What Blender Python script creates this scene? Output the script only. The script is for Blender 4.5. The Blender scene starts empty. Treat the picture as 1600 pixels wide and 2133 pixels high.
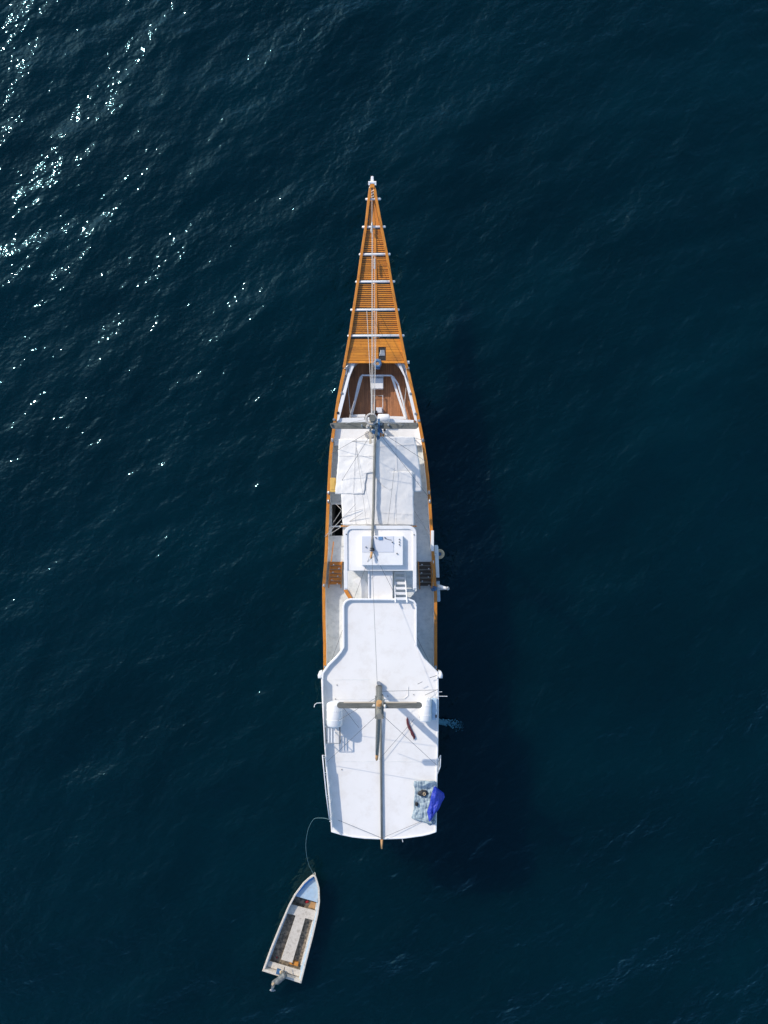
import bpy, math, random
import numpy as np
from mathutils import Vector, noise as mn
random.seed(7); rng = np.random.RandomState(11)
S = bpy.context.scene
COL = S.collection
# ------------------------------------------------------------------ camera, light, exposure
H = 45.0; F = 1702.0                      # drone height above the water, focal length in photo pixels
cd = bpy.data.cameras.new("drone_camera"); cam = bpy.data.objects.new("drone_camera", cd); COL.objects.link(cam)
cam.location = (0, 0, H); cam.rotation_euler = (0, 0, 0)
cd.sensor_fit = 'VERTICAL'; cd.sensor_height = 24.0; cd.lens = 24.0*F/2133.0
cd.clip_start = 0.5; cd.clip_end = 9000
S.camera = cam
S.render.engine = 'CYCLES'
S.render.resolution_x = 768; S.render.resolution_y = 1024
S.view_settings.view_transform = 'Standard'; S.view_settings.look = 'None'
S.view_settings.gamma = 1.0; S.view_settings.use_curve_mapping = False
S.view_settings.exposure = 0.48
SUN_EL = math.radians(35.5)
sh = Vector((1.0, -0.94, 0)).normalized()          # shadows fall to the lower right
tosun = Vector((-sh.x*math.cos(SUN_EL), -sh.y*math.cos(SUN_EL), math.sin(SUN_EL)))
sl = bpy.data.lights.new("sun", 'SUN'); so = bpy.data.objects.new("sun", sl); COL.objects.link(so)
sl.energy = 2.45; sl.angle = math.radians(0.53); sl.color = (1.0, 0.915, 0.79)
so.rotation_euler = tosun.to_track_quat('Z', 'Y').to_euler(); so.location = (-40, 40, 60)
W = bpy.data.worlds.new("World"); S.world = W; W.use_nodes = True
wn = W.node_tree.nodes; wl = W.node_tree.links
bg = wn['Background']; sky = wn.new('ShaderNodeTexSky'); sky.sky_type = 'NISHITA'; sky.sun_disc = False
sky.sun_elevation = SUN_EL; sky.sun_rotation = math.atan2(tosun.x, tosun.y)
sky.air_density = 1.0; sky.dust_density = 1.0; sky.ozone_density = 3.0
wl.new(sky.outputs[0], bg.inputs[0]); bg.inputs[1].default_value = 0.15

# ------------------------------------------------------------------ helpers
def P(px, py, z):
    k = (H - z)/F
    return Vector(((px-800)*k, -(py-1066.5)*k, z))
def lerp(a, b, t): return a + (b-a)*t
def interp(tab, y):
    if y <= tab[0][0]: return tab[0][1]
    for (a, va), (b, vb) in zip(tab, tab[1:]):
        if y <= b: return va + (vb-va)*(y-a)/(b-a)
    return tab[-1][1]
WO = {}
class MB:
    def __init__(s): s.v = []; s.f = []
    def add(s, vs, fs):
        n = len(s.v); s.v += [tuple(v) for v in vs]; s.f += [tuple(n+i for i in f) for f in fs]; return s
    def box(s, c, size, rz=0, tilt=None):
        hx, hy, hz = size[0]/2, size[1]/2, size[2]/2; cs, sn = math.cos(rz), math.sin(rz)
        vs = []
        for dz in (-hz, hz):
            for dx, dy in ((-hx,-hy),(hx,-hy),(hx,hy),(-hx,hy)):
                z = dz + ((tilt[0]*dx + tilt[1]*dy) if tilt else 0)
                vs.append((c[0]+dx*cs-dy*sn, c[1]+dx*sn+dy*cs, c[2]+z))
        return s.add(vs, [(3,2,1,0),(4,5,6,7),(0,1,5,4),(1,2,6,5),(2,3,7,6),(3,0,4,7)])
    def prism(s, pts, z0, z1):            # pts world xy
        a = sum(p[0]*q[1]-q[0]*p[1] for p, q in zip(pts, pts[1:]+pts[:1]))
        if a < 0: pts = pts[::-1]
        n = len(pts)
        vs = [(p[0], p[1], z0) for p in pts] + [(p[0], p[1], z1) for p in pts]
        return s.add(vs, [tuple(range(n-1, -1, -1)), tuple(range(n, 2*n))] + [(i, (i+1) % n, n+(i+1) % n, n+i) for i in range(n)])
    def pxprism(s, pts, z0, z1): return s.prism([tuple(P(x, y, z1)[:2]) for x, y in pts], z0, z1)
    def pxbox(s, x0, y0, x1, y1, z0, z1): return s.pxprism([(x0,y0),(x1,y0),(x1,y1),(x0,y1)], z0, z1)
    def beam(s, p, q, w, h):
        p = Vector(p); q = Vector(q); d = (q-p).normalized()
        n = d.cross(Vector((0,0,1)));  n = n.normalized() if n.length > 1e-4 else Vector((1,0,0))
        u = n.cross(d).normalized()
        vs = [e + n*a*w/2 + u*b*h/2 for e in (p, q) for a, b in ((-1,-1),(1,-1),(1,1),(-1,1))]
        return s.add(vs, [(0,1,2,3),(7,6,5,4),(0,4,5,1),(1,5,6,2),(2,6,7,3),(3,7,4,0)])
    def ribbon(s, pts, w, h, closed=False):   # pts: top centre line, rectangular section
        pts = [Vector(p) for p in pts]; n = len(pts); ws = w if isinstance(w, list) else [w]*n
        vs = []
        for i, p in enumerate(pts):
            a = pts[i-1] if (i or closed) else p; b = pts[(i+1) % n] if (i < n-1 or closed) else p
            t = (b-a); t.z = 0; t.normalize(); m = Vector((-t.y, t.x, 0))*ws[i]/2
            vs += [p+m, p-m, p-m-Vector((0,0,h)), p+m-Vector((0,0,h))]
        fs = []
        for i in range(n if closed else n-1):
            a = 4*i; b = 4*((i+1) % n)
            fs += [(a+k, b+k, b+(k+1) % 4, a+(k+1) % 4) for k in range(4)]
        if not closed: fs += [(0,1,2,3), (4*n-1,4*n-2,4*n-3,4*n-4)]
        return s.add(vs, fs)
    def tube(s, pts, r, n=8, cap=True, closed=False):
        pts = [Vector(p) for p in pts]; m = len(pts); rs = r if isinstance(r, (list, tuple)) else [r]*m
        vs = []; prev = None
        for i, p in enumerate(pts):
            a = pts[i-1] if (i or closed) else p; b = pts[(i+1) % m] if (i < m-1 or closed) else p
            t = (b-a).normalized()
            if prev is None:
                x = t.cross(Vector((0,0,1)));  x = x.normalized() if x.length > 1e-3 else Vector((1,0,0))
            else:
                x = prev - t*prev.dot(t); x = x.normalized() if x.length > 1e-3 else Vector((1,0,0))
            prev = x; y = t.cross(x)
            for k in range(n):
                g = 2*math.pi*k/n; vs.append(p + (x*math.cos(g)+y*math.sin(g))*rs[i])
        fs = []
        for i in range(m if closed else m-1):
            a = i*n; b = ((i+1) % m)*n
            fs += [(a+k, a+(k+1) % n, b+(k+1) % n, b+k) for k in range(n)]
        if cap and not closed: fs += [tuple(range(n-1,-1,-1)), tuple((m-1)*n+k for k in range(n))]
        return s.add(vs, fs)
    def capsule(s, p, q, r, n=16, dome=0.35):
        p = Vector(p); q = Vector(q); d = (q-p).normalized(); pts = []; rs = []
        for t, k in ((-dome, .35), (-dome*.85, .62), (-dome*.5, .88), (0, 1)): pts.append(p+d*r*t); rs.append(r*k)
        for t, k in ((0, 1), (dome*.5, .88), (dome*.85, .62), (dome, .35)): pts.append(q+d*r*t); rs.append(r*k)
        return s.tube(pts, rs, n)
    def torus(s, c, R, r, ax='z', n=20, m=8):
        pts = []
        for i in range(n):
            a = 2*math.pi*i/n; ca, sa = R*math.cos(a), R*math.sin(a)
            pts.append(Vector(c)+Vector((ca, sa, 0) if ax == 'z' else ((0, ca, sa) if ax == 'x' else (ca, 0, sa))))
        return s.tube(pts, r, m, closed=True)
    def blob(s, c, size, n=12, m=7, rough=.08):
        vs = []; fs = []
        for j in range(m+1):
            ph = math.pi*j/m
            for i in range(n):
                a = 2*math.pi*i/n; k = 1+random.uniform(-rough, rough)
                vs.append((c[0]+size[0]*math.sin(ph)*math.cos(a)*k, c[1]+size[1]*math.sin(ph)*math.sin(a)*k, c[2]+size[2]*math.cos(ph)*k))
        for j in range(m):
            for i in range(n): fs.append((j*n+i, (j+1)*n+i, (j+1)*n+(i+1) % n, j*n+(i+1) % n))
        return s.add(vs, fs)
    def sheet(s, rows, nu, nv, zf):        # rows: (py, xl, xr); zf(px,py,u,v)
        l = [(r[0], r[1]) for r in rows]; rr = [(r[0], r[2]) for r in rows]; y0, y1 = rows[0][0], rows[-1][0]
        vs = []
        for j in range(nv+1):
            v = j/nv; py = lerp(y0, y1, v)
            for i in range(nu+1):
                u = i/nu; px = lerp(interp(l, py), interp(rr, py), u); e = max(0, 1-min(u, 1-u)*8); e2 = max(0, 1-min(v, 1-v)*8)
                px += 1.1*e*mn.noise(Vector((py*.09, rows[0][1], 2+u))); vs.append(P(px, py+1.3*e2*mn.noise(Vector((px*.09, y0, 5+v))), zf(px, py, u, v)))
        return s.add(vs, [(j*(nu+1)+i, (j+1)*(nu+1)+i, (j+1)*(nu+1)+i+1, j*(nu+1)+i+1) for j in range(nv) for i in range(nu)])
    def build(s, name, mat, parent=None, origin=None, smooth=False, bevel=0, thick=0, label=None):
        if origin is None:
            origin = Vector((sum(v[0] for v in s.v), sum(v[1] for v in s.v), 0))/len(s.v); origin.z = min(v[2] for v in s.v)
        origin = Vector(origin)
        me = bpy.data.meshes.new(name); me.from_pydata([tuple(Vector(v)-origin) for v in s.v], [], s.f); me.update()
        import bmesh
        bm = bmesh.new(); bm.from_mesh(me)
        if not thick: bmesh.ops.recalc_face_normals(bm, faces=bm.faces)
        bm.to_mesh(me); bm.free()
        if smooth:
            for p in me.polygons: p.use_smooth = len(p.vertices) <= 4
        me.materials.append(mat)
        o = bpy.data.objects.new(name, me); COL.objects.link(o)
        if parent is not None: o.parent = parent; o.location = origin - WO[parent.name]
        else: o.location = origin
        WO[o.name] = origin
        if thick: m = o.modifiers.new("thickness", 'SOLIDIFY'); m.thickness = thick; m.offset = 0
        if bevel: m = o.modifiers.new("bevel", 'BEVEL'); m.width = bevel; m.segments = 2; m.limit_method = 'ANGLE'; m.angle_limit = .7
        if label: o['label'] = label
        return o
def tag(o, label=None, cat=None, group=None, kind=None):
    if label: o['label'] = label
    if cat: o['category'] = cat
    if group: o['group'] = group
    if kind: o['kind'] = kind
    return o
def empty(name, loc, label, cat, group=None):
    o = bpy.data.objects.new(name, None); COL.objects.link(o); o.location = loc; o.empty_display_size = .3
    WO[o.name] = Vector(loc); return tag(o, label, cat, group)

# ------------------------------------------------------------------ materials
def mat(name, col, rough=.5, col2=None, nscale=3, namp=.5, bump=0, bscale=20, spec=.5, metal=0, coat=0, stretch=(1,1,1), dirt=None, dirt_amt=.3, dscale=1.5, detail=6, rot=0, var=(.95,1.03)):
    m = bpy.data.materials.new(name); m.use_nodes = True; N = m.node_tree.nodes; L = m.node_tree.links
    b = N['Principled BSDF']; b.inputs['Roughness'].default_value = rough; b.inputs['Specular IOR Level'].default_value = spec
    b.inputs['Metallic'].default_value = metal; b.inputs['Coat Weight'].default_value = coat; b.inputs['Coat Roughness'].default_value = .15
    tc = N.new('ShaderNodeTexCoord'); geo = N.new('ShaderNodeNewGeometry'); mp = N.new('ShaderNodeMapping'); mp.inputs['Scale'].default_value = stretch; mp.inputs['Rotation'].default_value = (0,0,rot)
    L.new(geo.outputs['Position'], mp.inputs[0])
    c = (*col, 1); c2 = (*(col2 or [x*.8 for x in col]), 1)
    n1 = N.new('ShaderNodeTexNoise'); n1.inputs['Scale'].default_value = nscale; n1.inputs['Detail'].default_value = detail; n1.inputs['Roughness'].default_value = .62
    L.new(mp.outputs[0], n1.inputs[0])
    r = N.new('ShaderNodeValToRGB'); r.color_ramp.elements[0].position = .5-namp/2+.0; r.color_ramp.elements[1].position = .5+namp/2
    r.color_ramp.elements[0].color = c2; r.color_ramp.elements[1].color = c
    L.new(n1.outputs[0], r.inputs[0]); out = r.outputs[0]
    if dirt:
        n2 = N.new('ShaderNodeTexNoise'); n2.inputs['Scale'].default_value = dscale; n2.inputs['Detail'].default_value = 9; n2.inputs['Roughness'].default_value = .7
        L.new(geo.outputs['Position'], n2.inputs[0])
        r2 = N.new('ShaderNodeValToRGB'); r2.color_ramp.elements[0].position = .5; r2.color_ramp.elements[1].position = .72
        r2.color_ramp.elements[0].color = (0,0,0,1); r2.color_ramp.elements[1].color = (dirt_amt,)*3+(1,)
        L.new(n2.outputs[0], r2.inputs[0])
        mx = N.new('ShaderNodeMixRGB'); L.new(r2.outputs[0], mx.inputs[0]); L.new(out, mx.inputs[1]); mx.inputs[2].default_value = (*dirt, 1); out = mx.outputs[0]
    # each object a little different
    oi = N.new('ShaderNodeObjectInfo'); mr = N.new('ShaderNodeMapRange'); mr.inputs[3].default_value = var[0]; mr.inputs[4].default_value = var[1]
    L.new(oi.outputs['Random'], mr.inputs[0]); hs = N.new('ShaderNodeHueSaturation'); L.new(mr.outputs[0], hs.inputs['Value']); L.new(out, hs.inputs['Color'])
    L.new(hs.outputs[0], b.inputs['Base Color'])
    if bump:
        n3 = N.new('ShaderNodeTexNoise'); n3.inputs['Scale'].default_value = bscale; n3.inputs['Detail'].default_value = 5; L.new(mp.outputs[0], n3.inputs[0])
        bp = N.new('ShaderNodeBump'); bp.inputs['Distance'].default_value = bump; bp.inputs['Strength'].default_value = 1; L.new(n3.outputs[0], bp.inputs['Height']); L.new(bp.outputs[0], b.inputs['Normal'])
    return m
M = {}
M['white'] = mat('white_paint', (.86,.845,.82), .45, (.79,.78,.76), 2, .5, .002, 30, dirt=(.5,.46,.38), dirt_amt=.25)
M['roof'] = mat('roof_paint', (.88,.845,.80), .6, (.83,.80,.755), .9, .5, .003, 45, dirt=(.55,.47,.38), dirt_amt=.26, dscale=1.7)
M['deck'] = mat('grey_deck_paint', (.80,.79,.745), .7, (.66,.67,.65), 5, .4, .004, 60, dirt=(.30,.31,.28), dirt_amt=.45, dscale=3.5)
M['canvas'] = mat('canvas', (.79,.765,.725), .85, (.74,.715,.68), 1.6, .5, .01, 7, spec=.2, dirt=(.6,.56,.48), dirt_amt=.2)
M['teak'] = mat('varnished_wood', (.80,.31,.025), .38, (.56,.18,.012), 2.2, .5, .002, 25, coat=.2, stretch=(.6,8,8), dirt=(.22,.08,.02), dirt_amt=.55, dscale=3, var=(.74,1.16))
M['teakv'] = mat('varnished_wood_lengthwise', (.74,.285,.03), .38, (.48,.155,.014), 2.2, .5, .002, 25, coat=.2, stretch=(8,.6,8), dirt=(.20,.08,.02), dirt_amt=.5, dscale=4)
M['plank'] = mat('deck_planking', (.54,.23,.09), .55, (.32,.125,.05), 2.5, .5, .003, 20, stretch=(9,.7,5), dirt=(.14,.08,.05), dirt_amt=.6, dscale=2.5, var=(.75,1.15))
M['shadewood'] = mat('shaded_stair_wood', (.10,.07,.045), .55, (.05,.035,.022), 2.5, .5, .003, 20, stretch=(1,6,6))  # right stair wood, the shade on it put into the colour
M['old'] = mat('weathered_wood', (.20,.20,.175), .8, (.085,.088,.078), 3, .45, .008, 25, stretch=(1,6,6), dirt=(.10,.10,.08), dirt_amt=.5, dscale=5)
M['oldv'] = mat('weathered_spar', (.29,.285,.255), .8, (.13,.13,.115), 3, .45, .008, 25, stretch=(6,.8,6), dirt=(.12,.11,.09), dirt_amt=.5, dscale=5)
M['tip'] = mat('bare_wood_tip', (.58,.33,.14), .6, (.42,.22,.08), 6, .5)
M['hull'] = mat('hull_paint', (.75,.76,.77), .4, (.66,.67,.68), 1.5, .5, dirt=(.3,.24,.18), dirt_amt=.4, dscale=1.2)
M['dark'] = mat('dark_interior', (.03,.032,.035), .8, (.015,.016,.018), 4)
M['black'] = mat('black_rubber', (.02,.02,.022), .6)
M['steel'] = mat('galvanised_steel', (.45,.47,.48), .4, (.3,.31,.32), 12, .5, metal=.6)
M['bluep'] = mat('blue_machinery_paint', (.05,.17,.34), .45, (.04,.10,.20), 8, .5, dirt=(.2,.1,.05), dirt_amt=.5, dscale=12)
M['rope'] = mat('white_rope', (.50,.47,.44), .9, (.4,.38,.36), 60, .4, .004, 90)
M['wire'] = mat('rigging_wire', (.16,.16,.16), .6, (.08,.08,.08), 30, .4)
M['pipe'] = mat('white_rail_pipe', (.78,.79,.8), .35)
M['yellow'] = mat('yellow_plastic', (.72,.46,.12), .5, (.62,.38,.09), 5)
M['quilt'] = mat('grey_blue_quilt', (.44,.52,.55), .9, (.26,.34,.38), 5, .45, .02, 12, spec=.1)
M['tarp'] = mat('royal_blue_tarp', (.03,.06,.48), .5, (.015,.03,.32), 4, .5, .01, 10)
M['maroon'] = mat('maroon_cloth', (.16,.035,.045), .9, (.07,.015,.02), 12, .4, .01, 20)
M['tan'] = mat('tan_rubber', (.62,.47,.29), .8, (.5,.37,.22), 8, .5)
M['tanp'] = mat('pale_bare_wood', (.62,.53,.40), .7, (.48,.41,.31), 5, .5)
M['motor'] = mat('scuffed_grey_motor_paint', (.15,.165,.165), .5, (.08,.09,.09), 9, .5, dirt=(.4,.38,.33), dirt_amt=.6, dscale=9)
M['canvas2'] = mat('canvas_seam', (.72,.70,.67), .9, (.64,.62,.59), 20, .5)
M['trope'] = mat('sea_green_rope', (.22,.36,.38), .9, (.14,.25,.27), 40, .4)
M['red'] = mat('red_plastic', (.45,.02,.03), .4)
M['orange'] = mat('orange_plastic', (.75,.30,.05), .5, (.5,.2,.03), 8)
M['dblue'] = mat('pale_blue_boat_paint', (.46,.60,.72), .55, (.36,.49,.60), 5, .5, .003, 30, dirt=(.42,.40,.36), dirt_amt=.6, dscale=6)
M['dside'] = mat('shade_blue_boat_paint', (.02,.24,.62), .5, (.015,.19,.52), 4)  # shade of the dinghy's inner bow side painted as vivid blue
M['dwhite'] = mat('boat_white_paint', (.74,.67,.57), .6, (.60,.53,.43), 7, .5, .004, 40, dirt=(.33,.27,.21), dirt_amt=.85, dscale=9)
M['grime'] = mat('grimy_bilge', (.36,.28,.19), .7, (.07,.06,.045), 6.5, .25, .01, 15, dirt=(.05,.045,.035), dirt_amt=.7, dscale=3)
M['hatchblue'] = mat('blue_glass_panel', (.16,.30,.5), .2)
M['solar'] = mat('pale_grey_panel', (.72,.73,.76), .45, (.67,.68,.72), 2)
M['foam'] = mat('water_foam', (.10,.30,.38), .5, (.03,.13,.2), 6, .4, .02, 8)

# ------------------------------------------------------------------ water
def axis(lo, hi, step, far):
    a = list(np.arange(lo, hi+1e-6, step)); d = step; x = hi
    while x < far: d *= 1.35; x += d; a.append(x)
    d = step; x = lo; b = []
    while x > -far: d *= 1.35; x -= d; b.append(x)
    return np.array(b[::-1]+a)
xs = axis(-25, 25, .17, 4000); ys = axis(-32, 32, .17, 4000)
X, Y = np.meshgrid(xs, ys); Z = np.zeros_like(X); DX = np.zeros_like(X); DY = np.zeros_like(X)
fall = np.clip(1.6-np.maximum(np.abs(X)/38, np.abs(Y)/46), 0, 1)
wd = math.radians(-58)                      # the waves run down-right, their crests lie lower left to upper right
for i in range(90):
    lam = .8*(11/.8)**rng.rand(); a = wd + rng.normal(0, .55); k = 2*math.pi/lam
    amp = .0027*lam**0.95*(1 if lam < 6 else .7); ph = rng.rand()*6.283
    th = k*(math.cos(a)*X+math.sin(a)*Y)+ph
    Z += amp*np.cos(th); DX -= .8*amp*math.cos(a)*np.sin(th); DY -= .8*amp*math.sin(a)*np.sin(th)
Z *= fall; XX = X+DX*fall; YY = Y+DY*fall
ny, nx = X.shape
me = bpy.data.meshes.new('sea'); me.vertices.add(nx*ny); me.vertices.foreach_set('co', np.stack([XX, YY, Z], -1).astype(np.float32).ravel())
idx = np.arange(nx*ny).reshape(ny, nx); q = np.stack([idx[:-1,:-1], idx[:-1,1:], idx[1:,1:], idx[1:,:-1]], -1).reshape(-1, 4)
me.loops.add(q.size); me.loops.foreach_set('vertex_index', q.ravel()); me.polygons.add(len(q))
me.polygons.foreach_set('loop_start', np.arange(0, q.size, 4)); me.polygons.foreach_set('loop_total', np.full(len(q), 4))
me.polygons.foreach_set('use_smooth', np.ones(len(q), bool)); me.update(); me.validate()
sea = bpy.data.objects.new('sea', me); COL.objects.link(sea); tag(sea, 'dark teal open sea with small wind ripples and sun glints', kind='structure')
m = bpy.data.materials.new('sea_water'); m.use_nodes = True; N = m.node_tree.nodes; L = m.node_tree.links
for n in list(N): N.remove(n)
out = N.new('ShaderNodeOutputMaterial'); geo = N.new('ShaderNodeNewGeometry')
def mapping(rot, sc):
    mp = N.new('ShaderNodeMapping'); mp.vector_type = 'TEXTURE'; mp.inputs['Rotation'].default_value = (0,0,rot); mp.inputs['Scale'].default_value = sc; L.new(geo.outputs['Position'], mp.inputs[0]); return mp
crest = wd+math.pi/2
def noise(mp, sc, det, ro=.55, dist=0):
    n = N.new('ShaderNodeTexNoise'); n.inputs['Scale'].default_value = sc; n.inputs['Detail'].default_value = det; n.inputs['Roughness'].default_value = ro; n.inputs['Distortion'].default_value = dist
    L.new(mp.outputs[0], n.inputs[0]); return n
mA = mapping(crest, (2.0, 1, 1)); mB = mapping(crest+.25, (1.7, 1, 1)); mC = mapping(crest-.2, (1.3, 1, 1))
nA = noise(mA, .75, 2, .5, .4); nB = noise(mB, 2.0, 1, .5, .3); nC = noise(mC, 4.6, 1, .5, .2)
def bump(node, dist, prev=None, inv=False):
    b = N.new('ShaderNodeBump'); b.inputs['Distance'].default_value = dist; b.inputs['Strength'].default_value = 1; L.new(node.outputs[0], b.inputs['Height'])
    if prev: L.new(prev.outputs[0], b.inputs['Normal'])
    return b
b1 = bump(nA, .143); b2 = bump(nB, .089, b1); b3 = bump(nC, .051, b2); bw = bump(nB, .03)
dif = N.new('ShaderNodeSubsurfaceScattering'); dif.falloff = 'BURLEY'; dif.inputs['Scale'].default_value = 4.0; dif.inputs['Radius'].default_value = (.6,1,1.2); L.new(bw.outputs[0], dif.inputs['Normal'])
nv = noise(mapping(.5, (1.5,1,1)), .12, 5); rp = N.new('ShaderNodeValToRGB')
rp.color_ramp.elements[0].position = .3; rp.color_ramp.elements[0].color = (.0,.0076,.0112,1); rp.color_ramp.elements[1].position = .7; rp.color_ramp.elements[1].color = (.0,.0122,.0180,1)
L.new(nv.outputs[0], rp.inputs[0])
gust = N.new('ShaderNodeMapRange'); gust.inputs[1].default_value = .35; gust.inputs[2].default_value = .65; gust.inputs[3].default_value = .62; gust.inputs[4].default_value = 1.12
ng = noise(mapping(.9, (2.2,1,1)), .16, 3); L.new(ng.outputs[0], gust.inputs[0])
for b_ in (b2, b3): L.new(gust.outputs[0], b_.inputs['Strength']); L.new(rp.outputs[0], dif.inputs[0])
gl = N.new('ShaderNodeBsdfGlossy'); gl.inputs['Roughness'].default_value = .055; L.new(b3.outputs[0], gl.inputs['Normal'])
gl.inputs['Color'].default_value = (.40,.82,1,1)
fr = N.new('ShaderNodeFresnel'); fr.inputs['IOR'].default_value = 1.333; L.new(b3.outputs[0], fr.inputs['Normal'])
mx = N.new('ShaderNodeMixShader'); L.new(fr.outputs[0], mx.inputs[0]); L.new(dif.outputs[0], mx.inputs[1]); L.new(gl.outputs[0], mx.inputs[2]); L.new(mx.outputs[0], out.inputs['Surface'])
me.materials.append(m)

# ------------------------------------------------------------------ ship: shell and decks
DF, DW, DA, RZ = 3.15, 3.7, 2.95, 5.2         # foredeck well, waist deck, aft side deck, aft roof heights
def railz(y): return interp([(768,4.35),(880,4.3),(1165,4.3),(1222,3.6),(1400,3.6)], y)
LX = [(768,718),(800,711),(833,704.5),(880,697.5),(930,690.5),(960,688),(1000,686),(1050,683.5),(1100,681.5),(1145,680),(1170,678.5),(1220,674.5),(1290,675),(1340,676.5),(1397,677)]
RX = [(768,849),(800,856),(833,863.5),(880,873.5),(920,881),(960,887),(1000,891.5),(1050,895.5),(1100,898.5),(1145,901.5),(1200,905),(1240,907.5),(1397,907.5)]
ship = empty('sailing_ship', P(790, 1180, 0), 'long white two masted wooden sailing ship with orange slatted bowsprit seen from above', 'ship')
ysec = [700, 730, 768, 800, 833, 880, 930, 960, 1000, 1050, 1100, 1145, 1170, 1220, 1290, 1340, 1397, 1480, 1580, 1680, 1715]
hv = []; nst = len(ysec)
for y in ysec:
    z = railz(y)-.12
    if y < 768:
        cx = 783.5; t = (y-700)/68; l = P(lerp(780, 724, t), y, z); r = P(lerp(787, 843, t), y, z)
    elif y <= 1397: l = P(interp(LX, y), y, z); r = P(interp(RX, y), y, z)
    else: l = P(lerp(677, 694, (y-1397)/318), y, z); r = P(907, y, z)
    c = (l+r)/2; hw = (r.x-l.x)/2; yy = l.y
    taper = min(1, max(.0, (y-700)/180)); 
    for side in (-1, 1):
        pr = [(1, z), (.97, z-.8), (.9*taper+.0, 1.0), (.8*taper, 0.0), (.5*taper, -.9)]
        for k, zz in pr: hv.append((c.x+side*hw*max(k, .02), yy, zz))
hf = []
for i in range(nst-1):
    for sd in (0, 5):
        for k in range(4): hf.append((i*10+sd+k, (i+1)*10+sd+k, (i+1)*10+sd+k+1, i*10+sd+k+1))
    hf.append((i*10+4, (i+1)*10+4, (i+1)*10+9, i*10+9))
hf.append(tuple((nst-1)*10+k for k in (0,1,2,3,4,9,8,7,6,5)))
mb = MB(); mb.add(hv, hf); mb.build('hull', M['hull'], ship, smooth=True, thick=.06)
# bulwark inner faces + cap rails
for tab, sd in ((LX, 1), (RX, -1)):
    pts = [P(x, y, railz(y)) for y, x in tab]
    MB().ribbon([p+Vector((sd*.04,0,-.05)) for p in pts], .07, 1.35).build('bulwark', M['white'], ship)
    MB().ribbon(pts, .155, .06).build('cap_rail', M['teakv'], ship, bevel=.012)
def edge(tab, y, z, off): x = interp(tab, y); k = (H-railz(y))/(H-z); return (800+(x-800)*k+off, y)
def deckpoly(y0, y1, z, step=25, offl=1.5, offr=-1.5):
    yl = [y0]+[y for y in range(int(y0)+step, int(y1), step)]+[y1]
    return [edge(LX, y, z, offl) for y in yl]+[edge(RX, y, z, offr) for y in yl[::-1]]
# foredeck: individual planks running fore and aft
fd = MB().pxprism(deckpoly(757, 893, DF-.05, offl=-1), DF-.25, DF-.05).build('foredeck', M['dark'], ship)
x = 705.0; fl = []
while x < 868:
    def top(xx):       # where the hull edge lets a plank begin
        for y in range(757, 893):
            if edge(LX, y, DF, 3)[0] <= xx <= edge(RX, y, DF, -3)[0]: return y
        return 892
    a = max(top(x), top(x+4.2))
    if a < 880:
        cuts = [a]+sorted(random.sample(range(a+8, 886), 1) if a < 860 else [])+[893]
        for c0, c1 in zip(cuts, cuts[1:]):
            MB().pxbox(x, c0, x+4.2, c1-.25, DF-.05, DF+random.uniform(-.003, .003)).build('plank', M['plank'], fd)
    x += 4.45
# white covering boards along the bulwark top
for pts in ([(731,757),(740,757),(729,784),(718,829),(707,874),(702,878),(705,850),(714,817)], [(835,757),(827.5,757),(842.5,784),(853,829),(864,875),(869.5,878),(865,850),(857,817)]):
    MB().pxprism(pts, 4.2, 4.31).build('covering_board', M['white'], ship, bevel=.01)
# waist deck with the open hatch on the left
wd_ = MB()
wd_.pxprism(deckpoly(893, 1050, DW), DW-.1, DW)
yl = [1050, 1080, 1116]
wd_.pxprism([(714,1050.2),(714,1115.8)]+[edge(RX, y, DW, -1.5) for y in (1115.8, 1080, 1050.2)], DW-.1, DW-.0)
wd_.pxprism(deckpoly(1116, 1170, DW), DW-.1, DW)
wd_.build('waist_deck', M['deck'], ship)
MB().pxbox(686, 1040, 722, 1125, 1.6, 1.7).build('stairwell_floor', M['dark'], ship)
MB().pxbox(687, 1095, 716, 1098, DW, DW+.12).build('stairwell_bar', M['white'], ship, bevel=.01)
MB().pxbox(689, 1047, 714, 1051, DW, DW+.08).build('stairwell_coaming', M['white'], ship, bevel=.01)
MB().pxbox(684, 1051, 691.5, 1115, DW-.05, DW+.03).build('stairwell_coaming', M['deck'], ship)
# raised white deck just behind the crosstree
MB().pxprism([(697,884),(870,884),(882,928),(696,928)], DW, DW+.35).build('forecastle_roof', M['roof'], ship, bevel=.02)
# aft side deck
MB().pxprism(deckpoly(1170, 1397, DA)+[], DA-.1, DA).build('side_deck', M['deck'], ship)
MB().pxprism([(681,1397),(905,1397),(902,1700),(700,1700)], DA-.12, DA-.02).build('aft_deck', M['deck'], ship)
# wheelhouse body, centre trunk, aft cabin
MB().pxbox(726, 1106, 858, 1184, DW-.6, 5.2).build('wheelhouse', M['white'], ship)
MB().pxbox(724, 1262, 862, 1690, DA, 5.05).build('aft_cabin', M['white'], ship)
for i in range(3):
    MB().box(P(866, 1290+i*26, 4.3)+Vector((-.02,0,0)), (.05, .42, .5)).build('cabin_window', M['hatchblue'], ship)

def arc(cx, cy, r, a0, a1, n=6): return [(cx+r*math.cos(math.radians(a0+(a1-a0)*i/n)), cy+r*math.sin(math.radians(a0+(a1-a0)*i/n))) for i in range(n+1)]
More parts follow.
